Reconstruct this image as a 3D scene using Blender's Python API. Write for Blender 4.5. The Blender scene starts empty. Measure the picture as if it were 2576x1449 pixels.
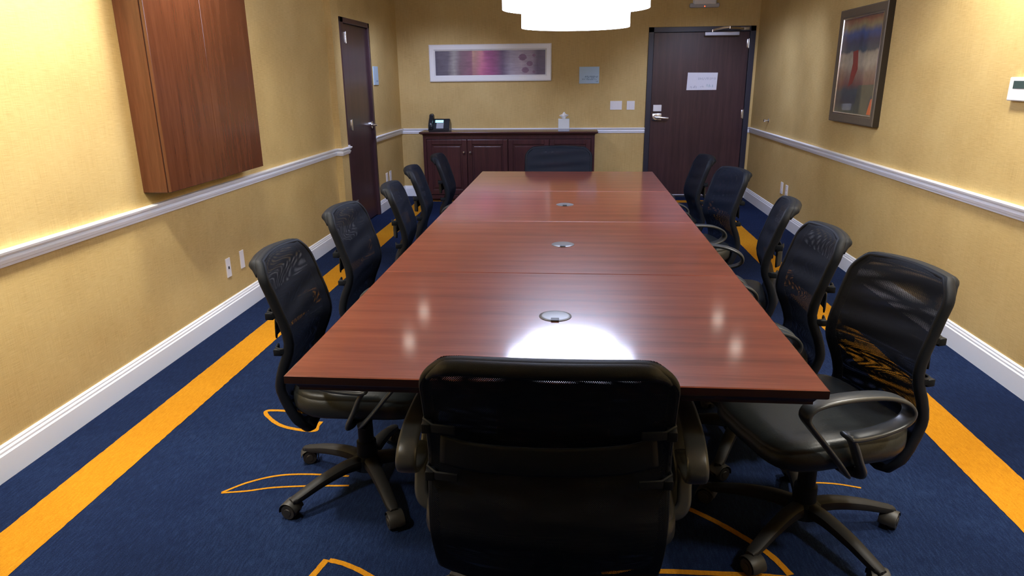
import bpy, bmesh, math, random
from mathutils import Vector, Matrix
random.seed(4)
PI = math.pi
scn = bpy.context.scene
COL = scn.collection
# ------------------------------------------------------------------ room measures (metres)
XL, XR, YB, YF, CEIL = -2.057, 2.007, 8.280, -2.40, 2.36
RT, RB, BH = 0.8095, 0.7486, 0.128          # chair rail top / bottom, baseboard height
TZ, TX0, TX1, TY0, TL = 0.728, -0.667, 0.565, 1.423, 0.9033
# ------------------------------------------------------------------ materials
def new_mat(name):
    m = bpy.data.materials.new(name); m.use_nodes = True
    nt = m.node_tree; b = nt.nodes['Principled BSDF']
    return m, nt, b
def N(nt, t, **kw):
    n = nt.nodes.new(t)
    for k, v in kw.items():
        if k.startswith('i_'):
            n.inputs[k[2:].replace('_', ' ')].default_value = v
        else: setattr(n, k, v)
    return n
def plain(name, col, rough=0.5, metal=0.0, spec=0.5, coat=0.0, noise=0.0, nscale=60, bump=0.0):
    m, nt, b = new_mat(name)
    b.inputs['Base Color'].default_value = (*col, 1)
    b.inputs['Roughness'].default_value = rough
    b.inputs['Metallic'].default_value = metal
    b.inputs['Specular IOR Level'].default_value = spec
    b.inputs['Coat Weight'].default_value = coat
    if noise or bump:
        tc = N(nt, 'ShaderNodeTexCoord'); nz = N(nt, 'ShaderNodeTexNoise')
        nz.inputs['Scale'].default_value = nscale; nz.inputs['Detail'].default_value = 4
        nt.links.new(tc.outputs['Object'], nz.inputs['Vector'])
        if noise:
            mx = N(nt, 'ShaderNodeMix', data_type='RGBA')
            mx.inputs['A'].default_value = tuple(c*(1-noise) for c in col)+(1,)
            mx.inputs['B'].default_value = tuple(min(1, c*(1+noise)) for c in col)+(1,)
            nt.links.new(nz.outputs['Fac'], mx.inputs['Factor'])
            nt.links.new(mx.outputs['Result'], b.inputs['Base Color'])
        if bump:
            bp = N(nt, 'ShaderNodeBump'); bp.inputs['Strength'].default_value = bump
            bp.inputs['Distance'].default_value = 0.001
            nt.links.new(nz.outputs['Fac'], bp.inputs['Height']); nt.links.new(bp.outputs['Normal'], b.inputs['Normal'])
    return m
def ramp(nt, stops):
    r = N(nt, 'ShaderNodeValToRGB'); cr = r.color_ramp
    while len(cr.elements) < len(stops): cr.elements.new(0.5)
    for e, (p, c) in zip(cr.elements, stops): e.position = p; e.color = (*c, 1)
    return r
def stretched_noise(nt, scale, nscale=1.0, detail=3, space='Object'):
    tc = N(nt, 'ShaderNodeTexCoord'); mp = N(nt, 'ShaderNodeMapping'); mp.inputs['Scale'].default_value = scale
    nz = N(nt, 'ShaderNodeTexNoise'); nz.inputs['Scale'].default_value = nscale; nz.inputs['Detail'].default_value = detail
    nt.links.new(tc.outputs[space], mp.inputs['Vector']); nt.links.new(mp.outputs['Vector'], nz.inputs['Vector'])
    return nz
def grasscloth():
    m, nt, b = new_mat('yellow_woven_wallpaper')
    a = stretched_noise(nt, (18, 18, 420)); c = stretched_noise(nt, (420, 420, 9)); d = stretched_noise(nt, (2, 2, 2), 1.2, 2)
    e = stretched_noise(nt, (700, 700, 700), 1.0, 1)
    mx = N(nt, 'ShaderNodeMix'); mx.inputs['Factor'].default_value = 0.45
    nt.links.new(a.outputs['Fac'], mx.inputs['A']); nt.links.new(c.outputs['Fac'], mx.inputs['B'])
    mx2 = N(nt, 'ShaderNodeMix'); mx2.inputs['Factor'].default_value = 0.3
    nt.links.new(mx.outputs['Result'], mx2.inputs['A']); nt.links.new(d.outputs['Fac'], mx2.inputs['B'])
    mx3 = N(nt, 'ShaderNodeMix'); mx3.inputs['Factor'].default_value = 0.25
    nt.links.new(mx2.outputs['Result'], mx3.inputs['A']); nt.links.new(e.outputs['Fac'], mx3.inputs['B'])
    r = ramp(nt, [(0.36, (0.45, 0.30, 0.105)), (0.5, (0.60, 0.43, 0.172)), (0.64, (0.70, 0.53, 0.230))])
    nt.links.new(mx3.outputs['Result'], r.inputs['Fac']); nt.links.new(r.outputs['Color'], b.inputs['Base Color'])
    bp = N(nt, 'ShaderNodeBump'); bp.inputs['Strength'].default_value = 0.35; bp.inputs['Distance'].default_value = 0.001
    nt.links.new(mx.outputs['Result'], bp.inputs['Height']); nt.links.new(bp.outputs['Normal'], b.inputs['Normal'])
    b.inputs['Roughness'].default_value = 0.62; b.inputs['Specular IOR Level'].default_value = 0.25
    return m
def carpet(name, lo, mid, hi, rows=True):
    m, nt, b = new_mat(name)
    a = stretched_noise(nt, (150, 25, 1), 1.0, 4); c = stretched_noise(nt, (1, 1, 1), 260, 2); d = stretched_noise(nt, (1.4, 1.4, 1), 1.0, 3)
    mx = N(nt, 'ShaderNodeMix'); mx.inputs['Factor'].default_value = 0.5
    nt.links.new(a.outputs['Fac'], mx.inputs['A']); nt.links.new(c.outputs['Fac'], mx.inputs['B'])
    mx2 = N(nt, 'ShaderNodeMix'); mx2.inputs['Factor'].default_value = 0.3
    nt.links.new(mx.outputs['Result'], mx2.inputs['A']); nt.links.new(d.outputs['Fac'], mx2.inputs['B'])
    r = ramp(nt, [(0.34, lo), (0.5, mid), (0.66, hi)])
    nt.links.new(mx2.outputs['Result'], r.inputs['Fac']); nt.links.new(r.outputs['Color'], b.inputs['Base Color'])
    bp = N(nt, 'ShaderNodeBump'); bp.inputs['Strength'].default_value = 0.8; bp.inputs['Distance'].default_value = 0.003
    nt.links.new(c.outputs['Fac'], bp.inputs['Height']); nt.links.new(bp.outputs['Normal'], b.inputs['Normal'])
    b.inputs['Roughness'].default_value = 0.95; b.inputs['Specular IOR Level'].default_value = 0.1
    return m
def wood(name, lo, mid, hi, scale, rough=0.25, coat=0.0, spec=0.5):
    m, nt, b = new_mat(name)
    a = stretched_noise(nt, scale, 1.0, 5); c = stretched_noise(nt, tuple(s*6 for s in scale), 1.0, 3)
    d = stretched_noise(nt, (1.5, 2.5, 2.5), 1.0, 1)
    mx = N(nt, 'ShaderNodeMix'); mx.inputs['Factor'].default_value = 0.35
    nt.links.new(a.outputs['Fac'], mx.inputs['A']); nt.links.new(c.outputs['Fac'], mx.inputs['B'])
    mx2 = N(nt, 'ShaderNodeMix'); mx2.inputs['Factor'].default_value = 0.2
    nt.links.new(mx.outputs['Result'], mx2.inputs['A']); nt.links.new(d.outputs['Fac'], mx2.inputs['B'])
    r = ramp(nt, [(0.33, lo), (0.5, mid), (0.67, hi)])
    nt.links.new(mx2.outputs['Result'], r.inputs['Fac']); nt.links.new(r.outputs['Color'], b.inputs['Base Color'])
    b.inputs['Roughness'].default_value = rough; b.inputs['Coat Weight'].default_value = coat
    b.inputs['Coat Roughness'].default_value = 0.105; b.inputs['Coat IOR'].default_value = 1.62; b.inputs['Specular IOR Level'].default_value = spec
    return m
def mesh_fabric():
    """black woven net: hexagonally packed see-through holes, from the UV map in metres"""
    m, nt, b = new_mat('black_net_fabric')
    b.inputs['Base Color'].default_value = (0.0050, 0.0085, 0.0190, 1); b.inputs['Roughness'].default_value = 0.6
    b.inputs['Specular IOR Level'].default_value = 0.16
    uv = N(nt, 'ShaderNodeUVMap')
    def cell(off):
        mp = N(nt, 'ShaderNodeMapping'); mp.inputs['Scale'].default_value = (1/0.0042, 1/0.0046, 1)
        mp.inputs['Location'].default_value = (off, off, 0)
        fr = N(nt, 'ShaderNodeVectorMath', operation='FRACTION'); sb = N(nt, 'ShaderNodeVectorMath', operation='SUBTRACT')
        sb.inputs[1].default_value = (0.5, 0.5, 0); ln = N(nt, 'ShaderNodeVectorMath', operation='LENGTH')
        ml = N(nt, 'ShaderNodeVectorMath', operation='MULTIPLY'); ml.inputs[1].default_value = (1, 1, 0)
        nt.links.new(uv.outputs['UV'], mp.inputs['Vector']); nt.links.new(mp.outputs['Vector'], fr.inputs[0])
        nt.links.new(fr.outputs[0], sb.inputs[0]); nt.links.new(sb.outputs[0], ml.inputs[0]); nt.links.new(ml.outputs[0], ln.inputs[0])
        return ln
    a, c = cell(0.0), cell(0.5)
    mn = N(nt, 'ShaderNodeMath', operation='MINIMUM'); nt.links.new(a.outputs['Value'], mn.inputs[0]); nt.links.new(c.outputs['Value'], mn.inputs[1])
    lt = N(nt, 'ShaderNodeMath', operation='LESS_THAN'); lt.inputs[1].default_value = 0.172
    nt.links.new(mn.outputs[0], lt.inputs[0])
    tr = N(nt, 'ShaderNodeBsdfTransparent'); mix = N(nt, 'ShaderNodeMixShader')
    nt.links.new(lt.outputs[0], mix.inputs[0]); nt.links.new(b.outputs[0], mix.inputs[1]); nt.links.new(tr.outputs[0], mix.inputs[2])
    nt.links.new(mix.outputs[0], nt.nodes['Material Output'].inputs['Surface'])
    return m
def emit(name, col, s):
    m = bpy.data.materials.new(name); m.use_nodes = True; nt = m.node_tree; nt.nodes.clear()
    e = N(nt, 'ShaderNodeEmission'); e.inputs['Color'].default_value = (*col, 1); e.inputs['Strength'].default_value = s
    o = N(nt, 'ShaderNodeOutputMaterial'); nt.links.new(e.outputs[0], o.inputs[0]); return m
def art(name, axis_h, stops_bg, blobs, h_scale, v_scale, off):
    """abstract painted colour fields"""
    m, nt, b = new_mat(name)
    nz = stretched_noise(nt, (h_scale[0], h_scale[1], v_scale), 1.0, 4)
    nt.nodes[-1].name = 'x'
    mp = [n for n in nt.nodes if n.bl_idname == 'ShaderNodeMapping'][-1]; mp.inputs['Location'].default_value = off
    r = ramp(nt, stops_bg)
    nt.links.new(nz.outputs['Fac'], r.inputs['Fac']); nt.links.new(r.outputs['Color'], b.inputs['Base Color'])
    b.inputs['Roughness'].default_value = 0.35
    return m
M = dict(
    wall=grasscloth(),
    ceiling=plain('matte_white_ceiling', (0.78, 0.76, 0.72), 0.9, noise=0.02, nscale=30),
    trim=plain('white_gloss_paint', (0.90, 0.92, 0.96), 0.32, noise=0.01),
    navy=carpet('navy_carpet', (0.0022, 0.0055, 0.021), (0.0060, 0.0135, 0.046), (0.017, 0.034, 0.092)),
    orange=carpet('orange_carpet', (0.34, 0.130, 0.005), (0.44, 0.185, 0.008), (0.54, 0.25, 0.015)),
    table=wood('cherry_laminate', (0.150, 0.031, 0.018), (0.235, 0.056, 0.034), (0.315, 0.090, 0.055), (1.3, 22, 22), 0.34, 1.0, 0.3),
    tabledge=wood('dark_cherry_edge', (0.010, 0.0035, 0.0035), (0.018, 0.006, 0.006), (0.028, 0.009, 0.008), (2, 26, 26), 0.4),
    tableleg=wood('dark_mahogany_leg', (0.014, 0.005, 0.004), (0.028, 0.009, 0.007), (0.05, 0.015, 0.012), (20, 20, 2), 0.4),
    cherryv=wood('cherry_veneer', (0.070, 0.021, 0.009), (0.100, 0.032, 0.014), (0.130, 0.045, 0.020), (22, 22, 1.6), 0.22, 0.2),
    cred=wood('credenza_mahogany', (0.036, 0.012, 0.015), (0.058, 0.019, 0.022), (0.085, 0.028, 0.031), (22, 22, 1.6), 0.28),
    credtop=wood('credenza_top_mahogany', (0.045, 0.018, 0.016), (0.07, 0.025, 0.022), (0.10, 0.035, 0.03), (2, 22, 22), 0.25),
    door=wood('dark_walnut_door', (0.034, 0.017, 0.021), (0.052, 0.025, 0.030), (0.074, 0.035, 0.040), (26, 26, 1.2), 0.3),
    frame=plain('charcoal_door_frame', (0.026, 0.027, 0.044), 0.35, noise=0.05),
    chrome=plain('brushed_chrome', (0.75, 0.75, 0.76), 0.25, 1.0, noise=0.03),
    plastic=plain('white_plastic', (0.82, 0.80, 0.80), 0.4, noise=0.01),
    slot=plain('dark_slot', (0.02, 0.02, 0.02), 0.5, noise=0.1),
    net=mesh_fabric(),
    blackpl=plain('black_plastic', (0.006, 0.009, 0.015), 0.5, spec=0.16, noise=0.15, nscale=300, bump=0.25),
    sleeve=plain('black_sleeve_fabric', (0.0065, 0.0095, 0.0170), 0.55, spec=0.18, noise=0.2, nscale=500, bump=0.35),
    armpl=plain('grey_black_armrest', (0.042, 0.048, 0.056), 0.32, spec=0.5, noise=0.08, nscale=200, bump=0.08),
    leather=plain('black_leather', (0.015, 0.018, 0.019), 0.38, spec=0.4, noise=0.15, nscale=180, bump=0.4),
    basepl=plain('scuffed_black_nylon', (0.015, 0.015, 0.016), 0.55, spec=0.25, noise=0.2, nscale=60, bump=0.15),
    wheel=plain('caster_grey', (0.026, 0.025, 0.023), 0.5, noise=0.1),
    grommet=plain('grey_grommet', (0.13, 0.14, 0.15), 0.34, noise=0.03),
    shade=emit('glowing_white_shade', (0.66, 0.74, 1.0), 11.0),
    shadeband=plain('white_shade_trim', (0.85, 0.85, 0.85), 0.5, noise=0.01),
    can=emit('lit_downlight', (1.0, 0.90, 0.78), 9.0),
    whiteframe=plain('glossy_white_frame', (0.88, 0.87, 0.86), 0.3, noise=0.01),
    bronze=plain('bronze_frame', (0.17, 0.140, 0.105), 0.36, 0.35, noise=0.12, nscale=40),
    bronzeside=plain('dark_bronze_side', (0.035, 0.027, 0.020), 0.4, 0.3, noise=0.1),
    silver=plain('silver_lip', (0.85, 0.86, 0.88), 0.18, 1.0, noise=0.02),
    bluesign=plain('pale_blue_sign', (0.42, 0.58, 0.72), 0.4, noise=0.02),
    bluemark=plain('slate_blue_mark', (0.20, 0.30, 0.44), 0.5, noise=0.05),
    paper=plain('white_paper', (0.74, 0.74, 0.80), 0.7, noise=0.02),
    greymark=plain('grey_print', (0.36, 0.38, 0.44), 0.7, noise=0.1),
    tealmark=plain('teal_print', (0.38, 0.50, 0.52), 0.7, noise=0.1),
    tissue=plain('white_tissue', (0.85, 0.85, 0.84), 0.9, noise=0.02),
    box=plain('pale_tissue_box', (0.70, 0.74, 0.74), 0.6, noise=0.03),
    phone=plain('black_phone', (0.014, 0.016, 0.022), 0.3, noise=0.1),
    phonegrey=plain('grey_phone_panel', (0.35, 0.37, 0.42), 0.4, noise=0.04),
    screen=emit('phone_screen', (0.35, 0.85, 1.0), 1.6),
    lcd=plain('thermostat_display', (0.045, 0.075, 0.075), 0.2, noise=0.05),
    red=emit('red_indicator', (1.0, 0.08, 0.02), 3.0),
    lens=plain('clear_grey_lens', (0.45, 0.46, 0.50), 0.15, noise=0.03),
    thresh=plain('aluminium_sweep', (0.45, 0.46, 0.52), 0.4, 0.8, noise=0.03),
)
# picture glass: clear coat over the art colours
def art_mat(name, axis, bands, distort, vertical_noise):
    """bands of colour along one object axis with painterly distortion, under glossy glass"""
    m, nt, b = new_mat(name)
    tc = N(nt, 'ShaderNodeTexCoord'); sp = N(nt, 'ShaderNodeSeparateXYZ'); nt.links.new(tc.outputs['Generated'], sp.inputs[0])
    nz = stretched_noise(nt, vertical_noise, 1.0, 4, 'Generated')
    md = N(nt, 'ShaderNodeMath', operation='MULTIPLY_ADD'); md.inputs[1].default_value = distort; md.inputs[2].default_value = -distort*0.5
    nt.links.new(nz.outputs['Fac'], md.inputs[0])
    ad = N(nt, 'ShaderNodeMath', operation='ADD'); nt.links.new(sp.outputs[axis], ad.inputs[0]); nt.links.new(md.outputs[0], ad.inputs[1])
    r = ramp(nt, bands); nt.links.new(ad.outputs[0], r.inputs['Fac'])
    nz2 = stretched_noise(nt, (6, 6, 6), 2.0, 5, 'Generated'); mx = N(nt, 'ShaderNodeMix', data_type='RGBA', blend_type='OVERLAY')
    mx.inputs['Factor'].default_value = 0.45; nt.links.new(r.outputs['Color'], mx.inputs['A']); nt.links.new(nz2.outputs['Fac'], mx.inputs['B'])
    nt.links.new(mx.outputs['Result'], b.inputs['Base Color'])
    b.inputs['Roughness'].default_value = 0.35; b.inputs['Coat Weight'].default_value = 1.0; b.inputs['Coat Roughness'].default_value = 0.03
    return m
M['art_plum'] = art_mat('plum_abstract_painting', 'X', [(0.0, (0.10, 0.09, 0.13)), (0.12, (0.14, 0.12, 0.16)), (0.17, (0.36, 0.33, 0.32)), (0.23, (0.22, 0.13, 0.15)),
    (0.36, (0.30, 0.10, 0.17)), (0.42, (0.48, 0.09, 0.26)), (0.52, (0.32, 0.07, 0.20)), (0.62, (0.15, 0.09, 0.17)), (0.68, (0.34, 0.30, 0.38)), (0.78, (0.42, 0.34, 0.40)), (0.88, (0.30, 0.22, 0.30)), (0.93, (0.10, 0.06, 0.12))], 0.05, (14, 1, 1.5))
M['art_blue'] = art_mat('blue_red_abstract_painting', 'Z', [(0.0, (0.12, 0.13, 0.08)), (0.12, (0.05, 0.06, 0.08)), (0.24, (0.05, 0.08, 0.10)), (0.31, (0.22, 0.09, 0.07)),
    (0.44, (0.34, 0.24, 0.17)), (0.52, (0.50, 0.44, 0.33)), (0.63, (0.42, 0.37, 0.28)), (0.66, (0.06, 0.09, 0.12)), (0.76, (0.05, 0.06, 0.12)), (0.84, (0.05, 0.10, 0.30)), (0.91, (0.32, 0.27, 0.14)), (0.98, (0.26, 0.10, 0.07))], 0.12, (1, 5, 3))
M['art_patch_red'] = plain('red_paint_patch', (0.30, 0.035, 0.02), 0.4, coat=1.0, noise=0.4, nscale=25)
M['art_patch_orange'] = plain('orange_paint_patch', (0.75, 0.14, 0.03), 0.4, coat=1.0, noise=0.3, nscale=25)
M['art_patch_grey'] = plain('grey_green_paint_patch', (0.10, 0.105, 0.075), 0.4, coat=1.0, noise=0.5, nscale=12)
M['art_patch_plum'] = plain('plum_paint_spot', (0.20, 0.10, 0.18), 0.4, coat=1.0, noise=0.4, nscale=25)
# ------------------------------------------------------------------ mesh helpers
def link(name, bm, mat, parent=None, smooth=False, loc=None):
    me = bpy.data.meshes.new(name); bmesh.ops.recalc_face_normals(bm, faces=bm.faces)
    bm.to_mesh(me); bm.free()
    for mm in (mat if isinstance(mat, (list, tuple)) else [mat]): me.materials.append(mm)
    if smooth:
        for p in me.polygons: p.use_smooth = True
    o = bpy.data.objects.new(name, me); COL.objects.link(o)
    if parent: o.parent = parent
    if loc: o.location = loc
    if smooth == 'auto':
        md = o.modifiers.new('edge_split', 'EDGE_SPLIT'); md.split_angle = math.radians(38)
    return o
def bx(bm, x0, x1, y0, y1, z0, z1, bev=0.0, mi=0, seg=2):
    x0, x1 = min(x0, x1), max(x0, x1); y0, y1 = min(y0, y1), max(y0, y1)
    t = bmesh.new()
    bmesh.ops.create_cube(t, size=1.0)
    for v in t.verts:
        v.co = Vector(((x0+x1)/2+v.co.x*(x1-x0), (y0+y1)/2+v.co.y*(y1-y0), (z0+z1)/2+v.co.z*(z1-z0)))
    if bev > 0: bmesh.ops.bevel(t, geom=list(t.edges), offset=min(bev, 0.45*min(x1-x0, y1-y0, z1-z0)), segments=seg, affect='EDGES', profile=0.5)
    merge(bm, t, mi)
def merge(bm, t, mi=0, mat=None):
    if mat is not None: bmesh.ops.transform(t, matrix=mat, verts=t.verts)
    vm = {v: bm.verts.new(v.co) for v in t.verts}
    for f in t.faces:
        try:
            nf = bm.faces.new([vm[v] for v in f.verts]); nf.material_index = mi; nf.smooth = f.smooth
        except ValueError: pass
    t.free()
def cyl(bm, p0, p1, r0, r1=None, n=20, mi=0, caps=True):
    r1 = r0 if r1 is None else r1
    p0, p1 = Vector(p0), Vector(p1); d = (p1-p0); L = d.length
    t = bmesh.new(); bmesh.ops.create_cone(t, cap_ends=caps, segments=n, radius1=r0, radius2=r1, depth=L)
    q = d.to_track_quat('Z', 'Y').to_matrix().to_4x4()
    merge(bm, t, mi, Matrix.Translation((p0+p1)/2) @ q)
def lathe(bm, prof, center=(0, 0, 0), n=40, mi=0):
    rings = []
    for r, z in prof:
        rings.append([bm.verts.new((center[0]+r*math.cos(2*PI*k/n), center[1]+r*math.sin(2*PI*k/n), center[2]+z)) for k in range(n)] if r > 1e-6
                     else [bm.verts.new((center[0], center[1], center[2]+z))])
    for a, b in zip(rings, rings[1:]):
        for k in range(n):
            k2 = (k+1) % n
            if len(a) == 1 and len(b) == 1: continue
            if len(a) == 1: f = bm.faces.new((a[0], b[k2], b[k]))
            elif len(b) == 1: f = bm.faces.new((a[k], a[k2], b[0]))
            else: f = bm.faces.new((a[k], a[k2], b[k2], b[k]))
            f.material_index = mi
def catmull(pts, sub=6, closed=False):
    P = [Vector(p) for p in pts]; out = []; n = len(P)
    rng = range(n) if closed else range(n-1)
    for i in rng:
        p0 = P[(i-1) % n] if (closed or i > 0) else P[0]*2-P[1]
        p1, p2 = P[i], P[(i+1) % n]
        p3 = P[(i+2) % n] if (closed or i < n-2) else P[-1]*2-P[-2]
        for k in range(sub):
            t = k/sub
            out.append(0.5*((2*p1)+(p2-p0)*t+(2*p0-5*p1+4*p2-p3)*t*t+(3*p1-p0-3*p2+p3)*t**3))
    if not closed: out.append(P[-1])
    return out
def sweep(bm, path, w, h, side=(1, 0, 0), n=12, power=2.6, mi=0, closed=False, taper=None):
    """superellipse section (w along 'side', h across) swept along a path"""
    side0 = Vector(side); rings = []; m = len(path)
    for i, p in enumerate(path):
        if closed: tg = (path[(i+1) % m]-path[(i-1) % m])
        else: tg = path[min(i+1, m-1)]-path[max(i-1, 0)]
        tg.normalize(); s = (side0-tg*side0.dot(tg)).normalized(); u = tg.cross(s)
        k = taper(i/(m-1)) if taper else 1.0
        ring = []
        for j in range(n):
            a = 2*PI*j/n; c, sn = math.cos(a), math.sin(a)
            ring.append(bm.verts.new(p+s*(w/2*k*math.copysign(abs(c)**(2/power), c))+u*(h/2*k*math.copysign(abs(sn)**(2/power), sn))))
        rings.append(ring)
    seq = list(zip(rings, rings[1:]))+([(rings[-1], rings[0])] if closed else [])
    for a, b in seq:
        for j in range(n):
            f = bm.faces.new((a[j], a[(j+1) % n], b[(j+1) % n], b[j])); f.material_index = mi
    if not closed:
        bm.faces.new(rings[0][::-1]).material_index = mi; bm.faces.new(rings[-1]).material_index = mi
def prism(bm, poly, axis, a0, a1, mi=0):
    """polygon of 2-D points extruded along an axis"""
    def P(u, v, a): return {'x': (a, u, v), 'y': (u, a, v), 'z': (u, v, a)}[axis]
    A = [bm.verts.new(P(u, v, a0)) for u, v in poly]; B = [bm.verts.new(P(u, v, a1)) for u, v in poly]; n = len(poly)
    bm.faces.new(A).material_index = mi; bm.faces.new(B[::-1]).material_index = mi
    for i in range(n): bm.faces.new((A[i], B[i], B[(i+1) % n], A[(i+1) % n])).material_index = mi
def tag(o, label=None, cat=None, group=None, kind=None):
    if label: o['label'] = label
    if cat: o['category'] = cat
    if group: o['group'] = group
    if kind: o['kind'] = kind
    return o
def empty(name, loc=(0, 0, 0), rz=0.0):
    o = bpy.data.objects.new(name, None); COL.objects.link(o); o.location = loc; o.rotation_euler = (0, 0, rz); o.empty_display_size = 0.05
    return o
def struct(o): o['kind'] = 'structure'; return o
# ------------------------------------------------------------------ floor with inlaid carpet pattern
def ribbon(bm, pts, w, z, mi, sub=10, closed=False, jit=0.0):
    path = catmull([(x, y, z) for x, y in pts], sub, closed) if sub > 1 else [Vector((x, y, z)) for x, y in pts]
    m = len(path); L, R = [], []
    for i, p in enumerate(path):
        tg = (path[(i+1) % m]-path[(i-1) % m]) if closed else path[min(i+1, m-1)]-path[max(i-1, 0)]
        tg.normalize(); nrm = Vector((-tg.y, tg.x, 0)); j1, j2 = random.uniform(-jit, jit), random.uniform(-jit, jit)
        L.append(bm.verts.new(p+nrm*(w/2+j1))); R.append(bm.verts.new(p-nrm*(w/2+j2)))
    for i in range(m if closed else m-1):
        k = (i+1) % m
        bm.faces.new((R[i], R[k], L[k], L[i])).material_index = mi
bm = bmesh.new()
bx(bm, XL-0.1, XR+0.1, YF-0.1, YB+0.1, -0.08, 0.0, 0, 0)
SLo, SLi, SRo, SRi = -1.8217, -1.6402, 1.6105, 1.4293
zt = 0.0012
def stripe(p0, p1, w):
    n = int((Vector(p1)-Vector(p0)).length/0.02); pts = [(p0[0]+(p1[0]-p0[0])*i/n, p0[1]+(p1[1]-p0[1])*i/n) for i in range(n+1)]
    ribbon(bm, pts, w, zt, 1, sub=1, jit=0.0014)
stripe(((SLo+SLi)/2, YF+0.3), ((SLo+SLi)/2, 8.05), SLi-SLo)
stripe(((SRo+SRi)/2, YF+0.3), ((SRo+SRi)/2, 8.05), SRo-SRi)
stripe((SLi, 7.975), (SRi, 7.975), 0.15)
ribbon(bm, [(-1.06, 2.600), (-1.20, 2.622), (-1.322, 2.618), (-1.268, 2.543), (-1.19, 2.487), (-1.10, 2.462), (-1.046, 2.462), (-1.050, 2.50), (-1.048, 2.54)], 0.018, zt, 1, 8, jit=0.0008)
ribbon(bm, [(-0.80, 2.14), (-0.95, 2.142), (-1.06, 2.125), (-1.15, 2.075), (-1.216, 2.006)], 0.010, zt, 1, 8)
ribbon(bm, [(-0.78, 2.08), (-0.93, 2.067), (-1.05, 2.048), (-1.13, 2.022), (-1.216, 2.004)], 0.009, zt, 1, 8)
ribbon(bm, [(-0.75, 1.50), (-0.752, 1.57), (-0.737, 1.635), (-0.725, 1.69)], 0.020, zt, 1, 8, jit=0.0008)
ribbon(bm, [(-0.716, 1.688), (-0.67, 1.677), (-0.60, 1.645), (-0.52, 1.59), (-0.42, 1.50)], 0.018, zt, 1, 8, jit=0.0008)
ribbon(bm, [(0.20, 2.13), (0.30, 2.08), (0.39, 2.035), (0.47, 1.972), (0.55, 1.889), (0.61, 1.810), (0.645, 1.725)], 0.022, zt, 1, 8, jit=0.0008)
ribbon(bm, [(0.10, 1.69), (0.25, 1.712), (0.40, 1.716), (0.55, 1.716), (0.633, 1.712)], 0.020, zt, 1, 8, jit=0.0008)
ribbon(bm, [(0.80, 2.205), (0.88, 2.217), (0.951, 2.213), (1.02, 2.195)], 0.008, zt, 1, 8)
struct(link('floor', bm, [M['navy'], M['orange']]))
# ------------------------------------------------------------------ walls
bm = bmesh.new(); bx(bm, XL-0.15, XR+0.15, YF-0.15, YB+0.15, CEIL, CEIL+0.1); struct(link('ceiling', bm, M['ceiling']))
DL0, DL1, DH = 6.225, 7.118, 1.905           # left door frame span
bm = bmesh.new()
bx(bm, XL-0.12, XL, YF-0.12, DL0, 0, CEIL); bx(bm, XL-0.12, XL, DL1, YB+0.12, 0, CEIL); bx(bm, XL-0.12, XL, DL0, DL1, DH, CEIL)
bx(bm, XL-0.001, XL+0.056, 5.895, 6.075, 0, CEIL)     # pilaster beside the door
struct(link('wall_left', bm, M['wall']))
DB0, DB1, DBH = 0.812, 1.974, 1.897
bm = bmesh.new()
bx(bm, XL, DB0, YB, YB+0.12, 0, CEIL); bx(bm, DB1, XR, YB, YB+0.12, 0, CEIL); bx(bm, DB0, DB1, YB, YB+0.12, DBH, CEIL)
struct(link('wall_back', bm, M['wall']))
bm = bmesh.new(); bx(bm, XR, XR+0.12, YF-0.12, YB+0.12, 0, CEIL); struct(link('wall_right', bm, M['wall']))
bm = bmesh.new(); bx(bm, XL, XR, YF-0.12, YF, 0, CEIL); struct(link('wall_front', bm, M['wall']))
# mouldings: profile (distance from wall, height)
rail_prof = [(0, RB), (0.010, RB), (0.012, RB+0.010), (0.016, RB+0.014), (0.019, RB+0.026), (0.011, RB+0.030), (0.011, RB+0.036), (0.017, RB+0.040), (0.027, RB+0.048), (0.029, RT-0.004), (0.026, RT), (0, RT)]
base_prof = [(0, 0), (0.016, 0), (0.016, BH-0.034), (0.012, BH-0.028), (0.012, BH-0.020), (0.0085, BH-0.012), (0.0085, BH-0.006), (0.005, BH), (0, BH)]
def mould_path(bm, prof, path):
    """path: 2-D points with the room on the right-hand side... mitred at corners"""
    P = [Vector(p) for p in path]; rings = []
    for i, p in enumerate(P):
        d0 = (P[i]-P[i-1]).normalized() if i > 0 else None; d1 = (P[i+1]-P[i]).normalized() if i < len(P)-1 else None
        n0 = Vector((d0.y, -d0.x)) if d0 else None; n1 = Vector((d1.y, -d1.x)) if d1 else None
        if n0 is None: mv = n1
        elif n1 is None: mv = n0
        else: mv = (n0+n1)/(1+n0.dot(n1))
        rings.append([bm.verts.new((p.x+mv.x*a, p.y+mv.y*a, z)) for a, z in prof])
    for A, B in zip(rings, rings[1:]):
        for j in range(len(prof)):
            k = (j+1) % len(prof); bm.faces.new((A[j], A[k], B[k], B[j]))
    bm.faces.new(rings[0]); bm.faces.new(rings[-1][::-1])
Xp = XL+0.056
left_main = [(XL, YF), (XL, 5.895), (Xp, 5.895), (Xp, 6.075), (XL, 6.075), (XL, DL0-0.001)]
bm = bmesh.new(); mould_path(bm, rail_prof, left_main); mould_path(bm, rail_prof, [(XL, DL1), (XL, YB)])
struct(link('trim_1', bm, M['trim']))
bm = bmesh.new(); mould_path(bm, rail_prof, [(XR, YB), (XR, YF)]); struct(link('trim_2', bm, M['trim']))
bm = bmesh.new(); mould_path(bm, rail_prof, [(XL, YB), (DB0, YB)]); mould_path(bm, rail_prof, [(DB1, YB), (XR, YB)]); struct(link('trim_3', bm, M['trim']))
bm = bmesh.new(); mould_path(bm, base_prof, left_main); mould_path(bm, base_prof, [(XL, DL1), (XL, YB)]); struct(link('baseboard_left', bm, M['trim']))
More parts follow.
